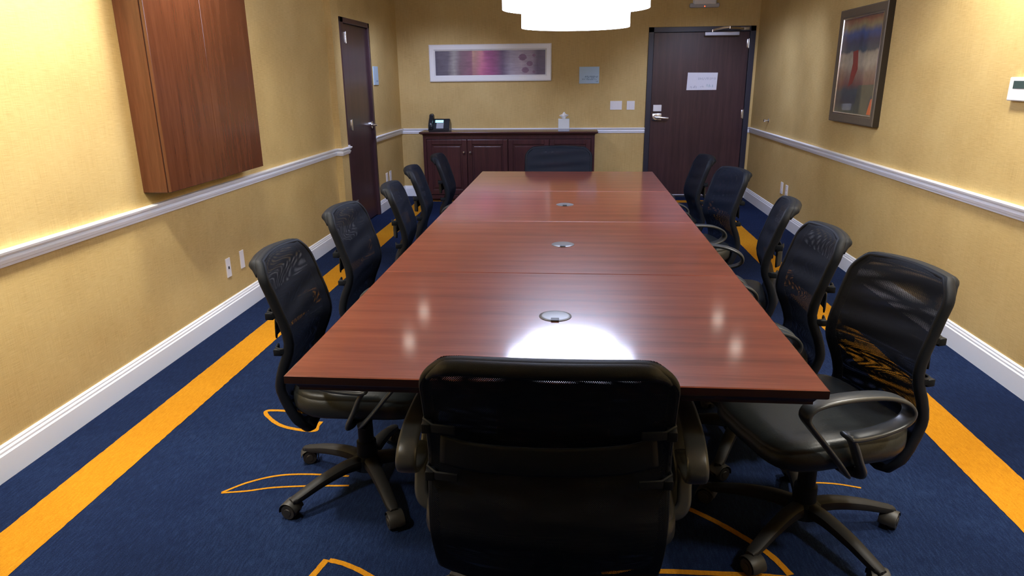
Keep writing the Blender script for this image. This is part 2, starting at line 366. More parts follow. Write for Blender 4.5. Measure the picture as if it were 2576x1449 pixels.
bm = bmesh.new(); mould_path(bm, base_prof, [(XR, YB), (XR, YF)]); struct(link('baseboard_right', bm, M['trim']))
bm = bmesh.new(); mould_path(bm, base_prof, [(XL, YB), (DB0, YB)]); mould_path(bm, base_prof, [(DB1, YB), (XR, YB)]); struct(link('baseboard_back', bm, M['trim']))
# ------------------------------------------------------------------ doors
def hinge_mesh(p, axis):
    bm = bmesh.new(); x, y, z = p
    cyl(bm, (x, y, z-0.05), (x, y, z+0.05), 0.007, n=10)
    if axis == 'x': bx(bm, x-0.030, x-0.004, y-0.006, y+0.006, z-0.045, z+0.045, 0.001); bx(bm, x-0.008, x-0.004, y-0.035, y+0.004, z-0.045, z+0.045, 0.001)
    else: bx(bm, x-0.022, x+0.012, y-0.001, y+0.006, z-0.045, z+0.045, 0.001)
    return bm
d1 = struct(empty('door_1', (XL, (DL0+DL1)/2, 0)))
def child(name, bm, mat, par, smooth=False):
    """mesh built in world coordinates, parented to an unrotated empty"""
    bmesh.ops.translate(bm, verts=bm.verts, vec=-Vector(par.location)); return link(name, bm, mat, par, smooth)
bm = bmesh.new()
bx(bm, XL-0.115, XL+0.018, DL0, DL0+0.085, 0, DH, 0.003); bx(bm, XL-0.115, XL+0.018, DL1-0.045, DL1, 0, DH, 0.003); bx(bm, XL-0.115, XL+0.018, DL0, DL1, DH-0.045, DH, 0.003)
child('door_frame', bm, M['door'], d1)
bm = bmesh.new(); bx(bm, XL-0.05, XL-0.006, DL0+0.088, DL1-0.048, 0.012, DH-0.048, 0.002); leaf1 = child('door_panel', bm, M['door'], d1)
for z in (1.737, 0.98, 0.24):
    child('hinge', hinge_mesh((XL+0.024, DL0+0.112, z), 'x'), M['chrome'], d1, 'auto')
bm = bmesh.new()
cyl(bm, (XL-0.006, 7.03, 0.935), (XL+0.010, 7.03, 0.935), 0.036, n=28); cyl(bm, (XL+0.0, 7.03, 0.935), (XL+0.060, 7.03, 0.935), 0.012, n=14)
sweep(bm, catmull([(XL+0.058, 7.035, 0.935), (XL+0.062, 6.99, 0.936), (XL+0.058, 6.93, 0.937), (XL+0.05, 6.90, 0.938)], 5), 0.022, 0.014, (0, 0, 1))
child('lever_handle', bm, M['chrome'], d1, 'auto')

d2 = struct(empty('door_2', ((DB0+DB1)/2, YB, 0)))
bm = bmesh.new()
bx(bm, DB0, DB0+0.058, YB-0.020, YB+0.115, 0, DBH, 0.003); bx(bm, DB1-0.058, DB1, YB-0.020, YB+0.115, 0, DBH, 0.003); bx(bm, DB0, DB1, YB-0.020, YB+0.115, DBH-0.055, DBH, 0.003)
child('door_frame', bm, M['frame'], d2)
bm = bmesh.new(); bx(bm, DB0+0.061, DB1-0.061, YB+0.004, YB+0.048, 0.012, DBH-0.058, 0.002); child('door_panel', bm, M['door'], d2)
bm = bmesh.new(); bx(bm, DB0+0.062, DB1-0.062, YB-0.004, YB+0.004, 0.018, 0.034, 0.002); child('door_sweep', bm, M['thresh'], d2)
bm = bmesh.new(); bx(bm, DB0+0.06, DB1-0.06, YB+0.0, YB+0.11, 0.0, 0.008, 0.002); child('threshold', bm, M['frame'], d2)
for z in (1.715, 0.955, 0.22):
    child('hinge', hinge_mesh((DB1-0.062, YB-0.004, z), 'y'), M['chrome'], d2, 'auto')
bm = bmesh.new(); bx(bm, 0.897, 0.992, YB-0.014, YB+0.005, 0.990, 1.062, 0.004); rd = child('card_reader', bm, M['plastic'], d2)
bm = bmesh.new(); bx(bm, 0.893, 0.996, YB-0.010, YB+0.005, 0.888, 0.966, 0.004)
cyl(bm, (0.930, YB-0.008, 0.926), (0.930, YB-0.020, 0.926), 0.030, n=24); cyl(bm, (0.930, YB-0.01, 0.926), (0.930, YB-0.060, 0.926), 0.012, n=14)
sweep(bm, catmull([(0.922, YB-0.056, 0.925), (0.965, YB-0.060, 0.922), (1.03, YB-0.056, 0.916), (1.070, YB-0.050, 0.914)], 5), 0.022, 0.013, (0, 0, 1))
child('lever_handle', bm, M['chrome'], d2, 'auto')
bm = bmesh.new(); bx(bm, 1.418, 1.792, YB-0.055, YB+0.005, 1.797, 1.838, 0.006); cl = child('door_closer', bm, M['thresh'], d2)
bm = bmesh.new()
sweep(bm, [Vector((1.50, YB-0.045, 1.853)), Vector((1.60, YB-0.14, 1.874)), Vector((1.66, YB-0.17, 1.877))], 0.024, 0.008, (0, 0, 1), n=8)
sweep(bm, [Vector((1.66, YB-0.17, 1.868)), Vector((1.74, YB-0.12, 1.868)), Vector((1.84, YB-0.03, 1.868))], 0.022, 0.008, (0, 0, 1), n=8)
cyl(bm, (1.66, YB-0.17, 1.86), (1.66, YB-0.17, 1.885), 0.011, n=12); cyl(bm, (1.50, YB-0.045, 1.836), (1.50, YB-0.045, 1.862), 0.012, n=12)
bx(bm, 1.80, 1.90, YB-0.03, YB-0.018, 1.855, 1.885, 0.003)
bmesh.ops.translate(bm, verts=bm.verts, vec=-Vector(d2.location)); link('closer_arm', bm, M['chrome'], cl, 'auto')
# paper notice taped on the back door
nt_ = empty('paper_notice', (1.434, YB+0.004, 1.316))
bm = bmesh.new()
n = 10
top = [bm.verts.new((-0.166+0.332*i/n, -0.0016-0.0012*math.sin(i*1.7), 0.096-0.004*i/n)) for i in range(n+1)]
bot = [bm.verts.new((-0.172+0.332*i/n, -0.0016-0.0030*abs(math.sin(i*0.9)), -0.094+0.0*i/n)) for i in range(n+1)]
for i in range(n): bm.faces.new((bot[i], bot[i+1], top[i+1], top[i]))
ex = bmesh.ops.extrude_face_region(bm, geom=bm.faces[:]); bmesh.ops.translate(bm, verts=[v for v in ex['geom'] if isinstance(v, bmesh.types.BMVert)], vec=(0, 0.0012, 0))
link('sheet', bm, M['paper'], nt_)
bm = bmesh.new()
def scrawl(bm, x0, x1, z0, z1, y, seed, w=0.004, mi=0, step=0.011):
    r = random.Random(seed); x = x0
    while x < x1:
        L = r.uniform(0.3, 1.0)*(z1-z0); zb = z0+r.uniform(0, (z1-z0)-L); a = r.uniform(-0.5, 0.5)*step
        t = [(x, zb), (x+w, zb), (x+w+a, zb+L), (x+a, zb+L)]
        bm.faces.new([bm.verts.new((u, y, v)) for u, v in t]).material_index = mi
        x += r.uniform(0.7, 1.5)*step
scrawl(bm, -0.045, 0.145, 0.015, 0.042, -0.0062, 2)

link('handwriting', bm, M['greymark'], nt_)
bm = bmesh.new(); scrawl(bm, -0.13, -0.06, -0.076, -0.045, -0.0062, 3); link('handwriting', bm, M['greymark'], nt_)
bm = bmesh.new(); scrawl(bm, -0.02, 0.02, -0.066, -0.045, -0.0062, 4); link('handwriting', bm, M['greymark'], nt_)
bm = bmesh.new(); scrawl(bm, 0.045, 0.13, -0.066, -0.030, -0.0062, 5); link('handwriting', bm, M['tealmark'], nt_)['label'] = 'teal handwriting'
tag(nt_, 'white landscape sheet with faint handwriting taped to the dark entrance door', 'notice')
# ------------------------------------------------------------------ conference table sections
edge = [(0.0, -0.001), (0.001, 0.0)]
def table_section(i):
    y0 = TY0+i*TL+(0.0 if i == 0 else 0.0012); y1 = TY0+(i+1)*TL-0.0012; cx, cy = (TX0+TX1)/2, (y0+y1)/2
    r = empty('conference_table', (cx, cy, 0)); hx, hy = (TX1-TX0)/2, (y1-y0)/2
    # top slab with small radius at the surface and an ogee underside on outer edges
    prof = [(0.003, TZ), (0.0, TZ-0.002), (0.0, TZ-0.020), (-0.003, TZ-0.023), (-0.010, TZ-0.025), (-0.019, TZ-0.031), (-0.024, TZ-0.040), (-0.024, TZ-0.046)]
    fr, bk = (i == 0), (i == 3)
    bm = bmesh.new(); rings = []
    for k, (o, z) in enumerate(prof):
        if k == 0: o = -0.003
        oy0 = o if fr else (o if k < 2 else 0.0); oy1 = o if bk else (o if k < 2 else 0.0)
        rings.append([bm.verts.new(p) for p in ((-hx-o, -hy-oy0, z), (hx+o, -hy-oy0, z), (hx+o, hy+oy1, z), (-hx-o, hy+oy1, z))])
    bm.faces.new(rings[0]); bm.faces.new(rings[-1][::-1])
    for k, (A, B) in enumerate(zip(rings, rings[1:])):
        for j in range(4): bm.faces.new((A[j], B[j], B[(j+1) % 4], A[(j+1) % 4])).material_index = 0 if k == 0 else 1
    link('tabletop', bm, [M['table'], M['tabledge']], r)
    # pedestal: rounded central column panel with foot and top plate
    bm = bmesh.new(); bx(bm, -0.17, 0.17, -0.045, 0.045, 0.045, TZ-0.065, 0.02); link('pedestal', bm, M['tableleg'], r)
    bm = bmesh.new(); bx(bm, -0.20, 0.20, -0.075, 0.075, 0.0, 0.046, 0.012); link('foot', bm, M['tableleg'], r)
    bm = bmesh.new(); bx(bm, -hx+0.12, hx-0.12, -0.30, 0.30, TZ-0.066, TZ-0.045, 0.003); link('support_rail', bm, M['tableleg'], r)
    if i < 3:
        gx = {0: -0.046, 1: -0.039, 2: -0.044}[i]-cx; gy = {0: 1.876, 1: 2.763, 2: 3.68}[i]-cy
        bm = bmesh.new(); lathe(bm, [(0.0, TZ+0.0035), (0.036, TZ+0.0035), (0.041, TZ+0.0030), (0.0465, TZ+0.0012), (0.047, TZ-0.001), (0.0, TZ-0.001)], (gx, gy, 0))
        g = link('cable_grommet', bm, M['grommet'], r, 'auto'); g['label'] = 'grey round cable grommet with a black slot'
        bm = bmesh.new(); bx(bm, gx-0.0115, gx+0.0115, gy-0.047, gy-0.024, TZ+0.0030, TZ+0.0042, 0.0008)
        link('slot', bm, M['slot'], g)
    return r
tl = ['nearest section of the cherry table, its near edge facing the viewer', 'second cherry table section from the viewer, with a grey grommet',
      'third cherry table section from the viewer, smallest visible grommet', 'farthest cherry table section, beside the chair in front of the credenza']
for i in range(4): tag(table_section(i), tl[i], 'table', 'sections of the long conference table')
# ------------------------------------------------------------------ office chairs
PROF = [(-0.170, 0.336), (-0.210, 0.405), (-0.240, 0.495), (-0.245, 0.545), (-0.230, 0.610), (-0.207, 0.670), (-0.196, 0.715), (-0.204, 0.775), (-0.223, 0.840), (-0.240, 0.900), (-0.257, 0.950), (-0.271, 0.985), (-0.284, 1.000)]
CR = 0.072
def halfw(z):
    zc = 1.0-CR; base = 0.203+0.009*max(0, min(1, (z-0.40)/0.30))
    if z < 0.38: base -= 0.015*(0.38-z)/0.03
    return base if z <= zc else base-CR+math.sqrt(max(0.0, CR*CR-(min(z, 1.0)-zc)**2))
def chair_parts(sx, sy, sz, holes=True):
    def S(p): return Vector((p[0]*sx, p[1]*sy, p[2]*sz))
    parts = {}
    cp = catmull([(0, y, z) for y, z in PROF], 5)       # x = half width
    for c in cp: c.x = halfw(c.z)
    # --- double net: front and rear sheet
    bm = bmesh.new(); uvl = bm.loops.layers.uv.new('UVMap'); NU = 22
    n = len(cp)
    L = [0.0]
    for i in range(1, n): L.append(L[-1]+math.hypot(cp[i].y-cp[i-1].y, cp[i].z-cp[i-1].z))
    def sheet(off, ripple):
        G = []
        for i, c in enumerate(cp):
            tg = (cp[min(i+1, n-1)]-cp[max(i-1, 0)]); nr = Vector((0, tg.z, -tg.y)).normalized()   # towards the sitter
            row = []
            zz = c.z
            for j in range(NU+1):
                u = -1+2*j/NU
                x = (c.x+0.006)*u; e = 1.0
                fw = 0.022*u*u
                q = c+nr*(off*e+fw)
                cor = -0.020*(1-u*u)*max(0, (zz-0.9)/0.1)
                y = q.y+ripple*(1-u**4)*min(1, i/5)*min(1, (n-1-i)/8)*0.0024*math.sin(zz*75+u*2.0+off*300)
                row.append((bm.verts.new(S((x, y, q.z-cor))), (x*sx, L[i]*sz)))
            G.append(row)
        for i in range(n-1):
            for j in range(NU):
                q = [G[i][j], G[i][j+1], G[i+1][j+1], G[i+1][j]]
                f = bm.faces.new([a[0] for a in q]); f.smooth = True
                for lp, a in zip(f.loops, q): lp[uvl].uv = (a[1][0]+(0.0013 if off < 0 else 0), a[1][1]*(1.0 if off > 0 else 1.035))
    sheet(0.0165, 1.0); sheet(-0.0165, -1.0)

    parts['net_backrest'] = (bm, M['net'], True)
    # --- frame around the net
    bm = bmesh.new()
    def edge_pts(s):
        out = []
        for i, c in enumerate(cp):
            tg = (cp[min(i+1, n-1)]-cp[max(i-1, 0)]); nr = Vector((0, tg.z, -tg.y)).normalized()
            q = c+nr*0.022; out.append(Vector((s*c.x, q.y, q.z)))
        return out
    l, r_ = edge_pts(-1), edge_pts(1)
    ce = cp[-1]; tops = []
    for k in range(1, 12):
        u = -1+2*k/12; tg = cp[-1]-cp[-2]; nr = Vector((0, tg.z, -tg.y)).normalized(); q = ce+nr*0.022*u*u
        tops.append(Vector((ce.x*u, q.y, q.z+0.020*(1-u*u))))
    bots = [Vector((cp[0].x*(1-2*k/8), cp[0].y+0.022*(1-2*k/8)**2, cp[0].z-0.006)) for k in range(1, 8)]
    pick = lambda e: e[:-12:3]+e[-12:]
    loop = [S(p) for p in pick(l)+tops+pick(r_)[::-1]+bots]
    sweep(bm, loop, 0.034, 0.022, (0, 1, 0), n=12, power=2.4, closed=True)
    parts['back_frame'] = (bm, M['sleeve'], True)
    # rolled lip: the sleeve carries on over the top edge and curls backwards
    bm = bmesh.new()
    tp = [p for p in pick(l)[-9:]+tops+pick(r_)[::-1][:9]]
    sweep(bm, [S(p+Vector((0, -0.016-0.004*(1-abs(p.x)/0.22), -0.005))) for p in tp], 0.036, 0.026, (0, 1, 0.5), n=12, power=2.2, taper=lambda t: 0.35+0.65*min(1, 5*min(t, 1-t)))
    parts['top_roll'] = (bm, M['sleeve'], True)
    # lumbar strap with carrier
    bm = bmesh.new()
    st = catmull([S(p) for p in [(-0.190, -0.222, 0.757), (-0.12, -0.246, 0.752), (0, -0.256, 0.752), (0.12, -0.246, 0.758), (0.190, -0.222, 0.768)]], 6)
    sweep(bm, st, 0.008, 0.068, (0, 1, 0), n=10, power=4)
    parts['lumbar_strap'] = (bm, M['blackpl'], True)
    clips = []
    for s in (-1, 1):
        for z, y in ((0.826, -0.196), (0.684, -0.182)):
            b2 = bmesh.new()
            pth = [S((s*0.160, y-0.052, z)), S((s*0.200, y-0.044, z)), S((s*0.219, y-0.020, z+0.002)), S((s*0.217, y+0.006, z+0.004))]
            sweep(b2, pth, 0.020, 0.008, (0, 0, 1), n=8, power=4)
            a = S((s*0.212, y-0.034, z)); bx(b2, a.x-0.010, a.x+0.010, a.y-0.012, a.y+0.014, a.z-0.016*sz, a.z+0.010*sz, 0.003)
            clips.append((b2, M['blackpl'], 'auto'))
    parts['clip'] = clips
    # --- seat cushion
    bm = bmesh.new(); K = 36
    def ring(sc, z, drop):
        out = []
        for k in range(K):
            a = 2*PI*k/K; c, s = math.cos(a), math.sin(a); p = 4.4
            x = 0.250*math.copysign(abs(c)**(2/p), c)*sc; y = 0.03+0.235*math.copysign(abs(s)**(2/p), s)*sc
            zz = z-drop*max(0, (y-0.08)/0.18)**2 + 0.010*(x/0.25)**2*(1 if z > 0.46 else 0)+0.018*max(0, (-0.10-y)/0.1)
            out.append(bm.verts.new(S((x, y, zz))))
        return out
    rings = [ring(0.88, 0.420, 0.0), ring(0.97, 0.426, 0.01), ring(1.0, 0.440, 0.015), ring(1.005, 0.458, 0.02), ring(0.995, 0.4895, 0.025), ring(0.985, 0.4905, 0.025), ring(0.985, 0.495, 0.025), ring(0.96, 0.510, 0.03), ring(0.88, 0.520, 0.03), ring(0.70, 0.521, 0.022), ring(0.4, 0.517, 0.012)]
    bm.faces.new(rings[0][::-1])
    for A, B in zip(rings, rings[1:]):
        for k in range(K): bm.faces.new((A[k], A[(k+1) % K], B[(k+1) % K], B[k]))
    bm.faces.new(rings[-1])
    parts['seat'] = (bm, M['leather'], True)
    bm = bmesh.new(); bx(bm, -0.11*sx, 0.11*sx, -0.11*sy, 0.13*sy, 0.375*sz, 0.422*sz, 0.012)
    sweep(bm, catmull([S(p) for p in [(0, -0.09, 0.385), (0, -0.15, 0.375), (0, -0.188, 0.385)]], 5), 0.075, 0.020, (1, 0, 0), n=10, power=4)
    sweep(bm, [S((0.10, 0.06, 0.392)), S((0.19, 0.07, 0.385)), S((0.235, 0.06, 0.378))], 0.020, 0.008, (0, 1, 0), n=8)
    parts['tilt_mechanism'] = (bm, M['blackpl'], 'auto')
    # --- arms
    arms = []
    for s in (-1, 1):
        b2 = bmesh.new()
        P = [(0.12, -0.02, 0.402), (0.20, 0.0, 0.400), (0.262, 0.02, 0.418), (0.282, 0.06, 0.470), (0.286, 0.115, 0.545), (0.288, 0.165, 0.610), (0.288, 0.192, 0.652), (0.288, 0.178, 0.684), (0.288, 0.130, 0.698), (0.288, 0.04, 0.702),
             (0.288, -0.06, 0.692), (0.288, -0.125, 0.664), (0.288, -0.150, 0.626), (0.288, -0.128, 0.592), (0.288, -0.06, 0.570), (0.288, 0.02, 0.562), (0.288, 0.050, 0.567)]
        P = [(min(a, 0.282), b+0.050, c) for a, b, c in P]
        path = catmull([S((s*a, b, c)) for a, b, c in P], 5)
        sweep(b2, path, 0.050, 0.015, (1, 0, 0), n=12, power=3.0, taper=lambda t: 0.75+0.25*min(1, max(0, (t-0.12)/0.35)))
        P2 = [(0.287, 0.046, 0.572), (0.286, 0.022, 0.535), (0.284, 0.0, 0.480), (0.277, -0.022, 0.432), (0.255, -0.030, 0.408), (0.20, -0.028, 0.400)]
        P2 = [(min(a, 0.281), b+0.050, c) for a, b, c in P2]
        sweep(b2, catmull([S((s*a, b, c)) for a, b, c in P2], 5), 0.036, 0.016, (1, 0, 0), n=10, power=3.0)
        arms.append((b2, M['armpl'], True))
    parts['armrest'] = arms
    # --- column and hub
    bm = bmesh.new(); k = 0.92
    lathe(bm, [(0.0, 0.385*sz), (0.016, 0.385*sz), (0.016, 0.30*sz), (0.026, 0.298*sz), (0.027, 0.20*sz), (0.034, 0.195*sz), (0.036, 0.135*sz), (0.050, 0.125*sz), (0.052, 0.075*sz), (0.030, 0.065*sz), (0.0, 0.065*sz)], n=24)
    parts['gas_column'] = (bm, M['blackpl'], 'auto')
    return parts
def leg_bm(sxy, sz):
    bm = bmesh.new()
    P = catmull([(0.035, 0, 0.108*sz), (0.10, 0, 0.112*sz), (0.19, 0, 0.098*sz), (0.265, 0, 0.076*sz), (0.300, 0, 0.068*sz)], 5)
    m = len(P); rings = []
    for i, p in enumerate(P):
        t = i/(m-1); w = 0.052*(1-t)+0.034*t; h = 0.046*(1-t)+0.022*t; ring = []
        if t > 0.93: w *= 0.8; h *= 0.85
        for j in range(12):
            a = 2*PI*j/12; c, s = math.cos(a), math.sin(a)
            ring.append(bm.verts.new((p.x, w/2*math.copysign(abs(c)**0.7, c), p.z+h/2*math.copysign(abs(s)**0.7, s))))
        rings.append(ring)
    for A, B in zip(rings, rings[1:]):
        for j in range(12): bm.faces.new((A[j], A[(j+1) % 12], B[(j+1) % 12], B[j]))
    bm.faces.new(rings[0][::-1]); bm.faces.new(rings[-1])
    return bm
def caster_bm(x, sz, turn):
    t = bmesh.new(); r = 0.0265
    for s in (-1, 1):
        cyl(t, (0, s*0.006, r), (0, s*0.024, r), r, r*0.9, n=24); cyl(t, (0, s*0.022, r), (0, s*0.026, r), r*0.55, r*0.45, n=16)
    # hood: arc over the wheels
    hood = [Vector((math.cos(a)*(r+0.005), 0, r+math.sin(a)*(r+0.005))) for a in [math.radians(q) for q in range(-10, 171, 15)]]
    sweep(t, hood, 0.050, 0.004, (0, 1, 0), n=8, power=4)
    cyl(t, (-0.010, 0, 0.03), (-0.010, 0, 0.068*sz/0.87), 0.008, n=10)
    bmesh.ops.transform(t, matrix=Matrix.Translation((x+0.010, 0, 0)) @ Matrix.Rotation(turn, 4, 'Z') @ Matrix.Translation((0.010, 0, 0)), verts=t.verts)
    return t
def make_chair(sx, sy, sz):
    r = empty('office_chair'); pr = chair_parts(sx, sy, sz)
    for name, val in pr.items():
        for bm, mat, sm in (val if isinstance(val, list) else [val]):
            o = link(name, bm, mat, r, sm)
    hub = None
    leg_me = None
    for k in range(5):
        lg = bpy.data.objects.new('base_leg', leg_me) if leg_me else link('base_leg', leg_bm((sx+sy)/2, sz), M['basepl'], r, 'auto')
        if leg_me:
            COL.objects.link(lg); lg.parent = r; md = lg.modifiers.new('edge_split', 'EDGE_SPLIT'); md.split_angle = math.radians(38)
        leg_me = lg.data; lg.rotation_euler = (0, 0, math.radians(72*k))
        link('caster', caster_bm(0.283, sz, 1.3*k), M['wheel'], lg, 'auto')
    return r
def copy_tree(o, parent=None):
    c = o.copy(); COL.objects.link(c)
    if parent: c.parent = parent
    for ch in list(o.children): copy_tree(ch, c)
    return c
side_chair = make_chair(0.865, 0.93, 0.840)
end_chair = make_chair(1.185, 0.943, 0.845)
GS = 'black office chairs round the table'
# (x, y, turn in degrees, base turn, label)
side = [
    (0.738, 1.945, 90+18, 45, 'black mesh office chair at the near right corner, turned out with its seat showing'),
    (0.655, 2.485, 90+1, 10, 'black mesh chair on the right side, just behind the turned-out near corner chair'),
    (0.690, 3.110, 90-11, 30, 'third black chair from the viewer on the right side, below the paired wall outlets'),
    (0.700, 4.080, 90+14, 0, 'black chair on the right side in front of the right jamb of the entrance door'),
    (0.650, 4.810, 90+3, 20, 'farthest black chair on the right, seen against the entrance door panel'),
    (-0.716, 2.118, -89, 31, 'nearest black chair on the left side, seat and casters showing below the table edge'),
    (-0.750, 2.860, -93, 25, 'second black chair from the viewer on the left, between nearest chair and closet door'),
    (-0.700, 3.540, -84, 40, 'third black chair on the left side, just beyond the foot of the dark closet door'),
    (-0.750, 4.250, -84, 10, 'fourth black chair on the left side, in front of the left end of the credenza'),
    (-0.720, 4.920, -87, 50, 'farthest black chair on the left, seen against the left credenza doors'),
]
def place(o, x, y, rz, base, label):
    o.location = (x, y, 0); o.rotation_euler = (0, 0, math.radians(rz)); tag(o, label, 'chair', GS)
    k = 0
    for ch in o.children:
        if ch.name.startswith('base_leg'):
            ch.rotation_euler = (0, 0, math.radians(72*k+base)); k += 1
for i, (x, y, rz, base, label) in enumerate(side):
    o = side_chair if i == 0 else copy_tree(side_chair)
    place(o, x, y, rz, base, label)
place(end_chair, -0.045, 1.480, 0, 14, 'black mesh chair at the near end of the table, its back filling the foreground')
place(copy_tree(end_chair), -0.118, 5.20, 180, 0, 'black chair at the far end of the table, in front of the right credenza doors')
# ------------------------------------------------------------------ credenza
cx0, cx1, cyf = -1.715, 0.222, 7.905
cr = empty('credenza', ((cx0+cx1)/2, (cyf+YB)/2, 0))
bm = bmesh.new(); bx(bm, cx0, cx1, cyf+0.02, YB-0.018, 0.055, 0.755, 0.002); bx(bm, cx0+0.02, cx1-0.02, cyf+0.05, YB-0.03, 0.0, 0.06)
bx(bm, cx0-0.008, cx0+0.03, cyf-0.002, cyf+0.03, 0.0, 0.76, 0.003); bx(bm, cx1-0.03, cx1+0.008, cyf-0.002, cyf+0.03, 0.0, 0.76, 0.003)
bx(bm, cx0, cx1, cyf, cyf+0.03, 0.03, 0.075, 0.003); bx(bm, cx0, cx1, cyf, cyf+0.03, 0.715, 0.757, 0.003)
child('body', bm, M['cred'], cr)
bm = bmesh.new()
for a, b, c in ((0.012, 0.757, 0.770), (0.028, 0.769, 0.778), (0.042, 0.777, 0.797)):
    bx(bm, cx0-a, cx1+a, cyf-a, YB-0.032, b, c, 0.004)
child('top', bm, M['credtop'], cr)
dw = (cx1-cx0-0.064)/4
for k in range(4):
    a = cx0+0.032+k*dw+0.003; b = a+dw-0.006
    bm = bmesh.new(); bx(bm, a, b, cyf+0.004, cyf+0.024, 0.082, 0.710, 0.002)
    for (p, q, r0, r1) in ((a, a+0.055, 0.082, 0.710), (b-0.055, b, 0.082, 0.710), (a+0.055, b-0.055, 0.655, 0.710), (a+0.055, b-0.055, 0.082, 0.140)):
        bx(bm, p, q, cyf-0.008, cyf+0.006, r0, r1, 0.004)
    bx(bm, a+0.075, b-0.075, cyf-0.005, cyf+0.006, 0.162, 0.633, 0.006)
    d = child('door', bm, M['cred'], cr)
    kx = b-0.034 if k % 2 == 0 else a+0.034
    bm = bmesh.new(); lathe(bm, [(0, 0.030), (0.010, 0.028), (0.015, 0.021), (0.012, 0.014), (0.006, 0.010), (0.007, 0.0), (0, 0)], n=20)
    bmesh.ops.transform(bm, matrix=Matrix.Translation((kx, cyf-0.008, 0.568)) @ Matrix.Rotation(PI/2, 4, 'X'), verts=bm.verts)
    bmesh.ops.translate(bm, verts=bm.verts, vec=-Vector(cr.location)); link('knob', bm, M['chrome'], d, 'auto')
tag(cr, 'long dark mahogany credenza with four panelled doors along the back wall', 'cabinet')
# telephone
ph = empty('desk_phone', (-1.555, 8.02, 0.797))
bm = bmesh.new()
prism(bm, [(-0.10, 0.0), (0.09, 0.0), (0.09, 0.075), (0.02, 0.135), (-0.012, 0.140), (-0.03, 0.125), (-0.10, 0.03)], 'x', -0.105, 0.135)
bmesh.ops.bevel(bm, geom=list(bm.edges), offset=0.006, segments=2, affect='EDGES'); link('body', bm, M['phone'], ph)
def onslope(u, v, x0, x1, h=0.004):   # box lying on the sloping face between two slope positions
    A, B = Vector((0, -0.10, 0.03)), Vector((0, -0.03, 0.125)); d = B-A; nn = Vector((0, -d.z, d.y)).normalized()
    b2 = bmesh.new(); vs = []
    for hh in (-0.002, h):
        for x, t in ((x0, u), (x1, u), (x1, v), (x0, v)): vs.append(b2.verts.new(A+d*t+nn*hh+Vector((x, 0, 0))))
    for f in ((0, 1, 2, 3), (4, 5, 6, 7), (0, 1, 5, 4), (1, 2, 6, 5), (2, 3, 7, 6), (3, 0, 4, 7)): b2.faces.new([vs[k] for k in f])
    return b2
link('screen', onslope(0.72, 0.98, -0.028, 0.065), M['screen'], ph); link('keypad', onslope(0.05, 0.66, -0.012, 0.070), M['phonegrey'], ph)
bm = bmesh.new()
sweep(bm, catmull([(-0.073, -0.115, 0.055), (-0.073, -0.110, 0.085), (-0.073, -0.085, 0.115), (-0.073, -0.055, 0.145), (-0.073, -0.030, 0.170), (-0.073, -0.005, 0.182)], 5), 0.050, 0.030, (1, 0, 0), n=12)
bx(bm, -0.102, -0.044, -0.120, -0.080, 0.025, 0.085, 0.014); bx(bm, -0.102, -0.044, -0.040, 0.010, 0.125, 0.190, 0.016)
link('handset', bm, M['phone'], ph, 'auto')
tag(ph, 'black desk telephone with a lit blue screen on the credenza', 'telephone')
# tissue box
tb = empty('tissue_box', (-0.118, 7.985, 0.797))
bm = bmesh.new(); bx(bm, -0.062, 0.062, -0.062, 0.062, 0, 0.134, 0.003); link('box', bm, M['box'], tb)
bm = bmesh.new(); bx(bm, -0.0625, 0.0625, -0.0632, 0.0632, 0.0, 0.028, 0.002); link('band', bm, M['greymark'], tb)['label'] = 'grey band round the base'
bm = bmesh.new()
r = random.Random(9); C0 = []
for (rr, z) in ((0.012, 0.130), (0.020, 0.145), (0.036, 0.162), (0.044, 0.170), (0.020, 0.180), (0.010, 0.196), (0.002, 0.204)):
    C0.append([bm.verts.new((rr*(1+0.35*math.sin(5*t*2*PI/20+z*40))*math.cos(t*2*PI/20), 0.6*rr*(1+0.4*math.cos(3*t*2*PI/20))*math.sin(t*2*PI/20), z+0.006*math.sin(t*2.1))) for t in range(20)])
for A, B in zip(C0, C0[1:]):
    for t in range(20): bm.faces.new((A[t], A[(t+1) % 20], B[(t+1) % 20], B[t]))
bm.faces.new(C0[0][::-1]); bm.faces.new(C0[-1])
link('tissue', bm, M['tissue'], tb, True)
tag(tb, 'small pale cube tissue box with a tissue poking out, on the credenza', 'tissue box')
# ------------------------------------------------------------------ wall cabinet on the left
wx, wy0, wy1, wz0, wz1 = -1.915, 3.130, 4.150, 0.874, 2.02
wc = empty('wall_cabinet', (XL, (wy0+wy1)/2, wz0))
bm = bmesh.new(); bx(bm, XL, wx-0.020, wy0, wy1, wz0, wz1, 0.002); child('body', bm, M['cherryv'], wc)
mid = 3.625
for a, b in ((wy0+0.001, mid-0.0015), (mid+0.0015, wy1-0.001)):
    bm = bmesh.new(); bx(bm, wx-0.0165, wx, a, b, wz0+0.002, wz1-0.002, 0.0022); child('door', bm, M['cherryv'], wc)
bm = bmesh.new(); bx(bm, wx-0.021, wx-0.016, wy0+0.006, wy1-0.006, wz0+0.01, wz1-0.01); child('reveal', bm, M['slot'], wc)
tag(wc, 'cherry wood wall cabinet with two flat doors hung above the chair rail', 'cabinet')
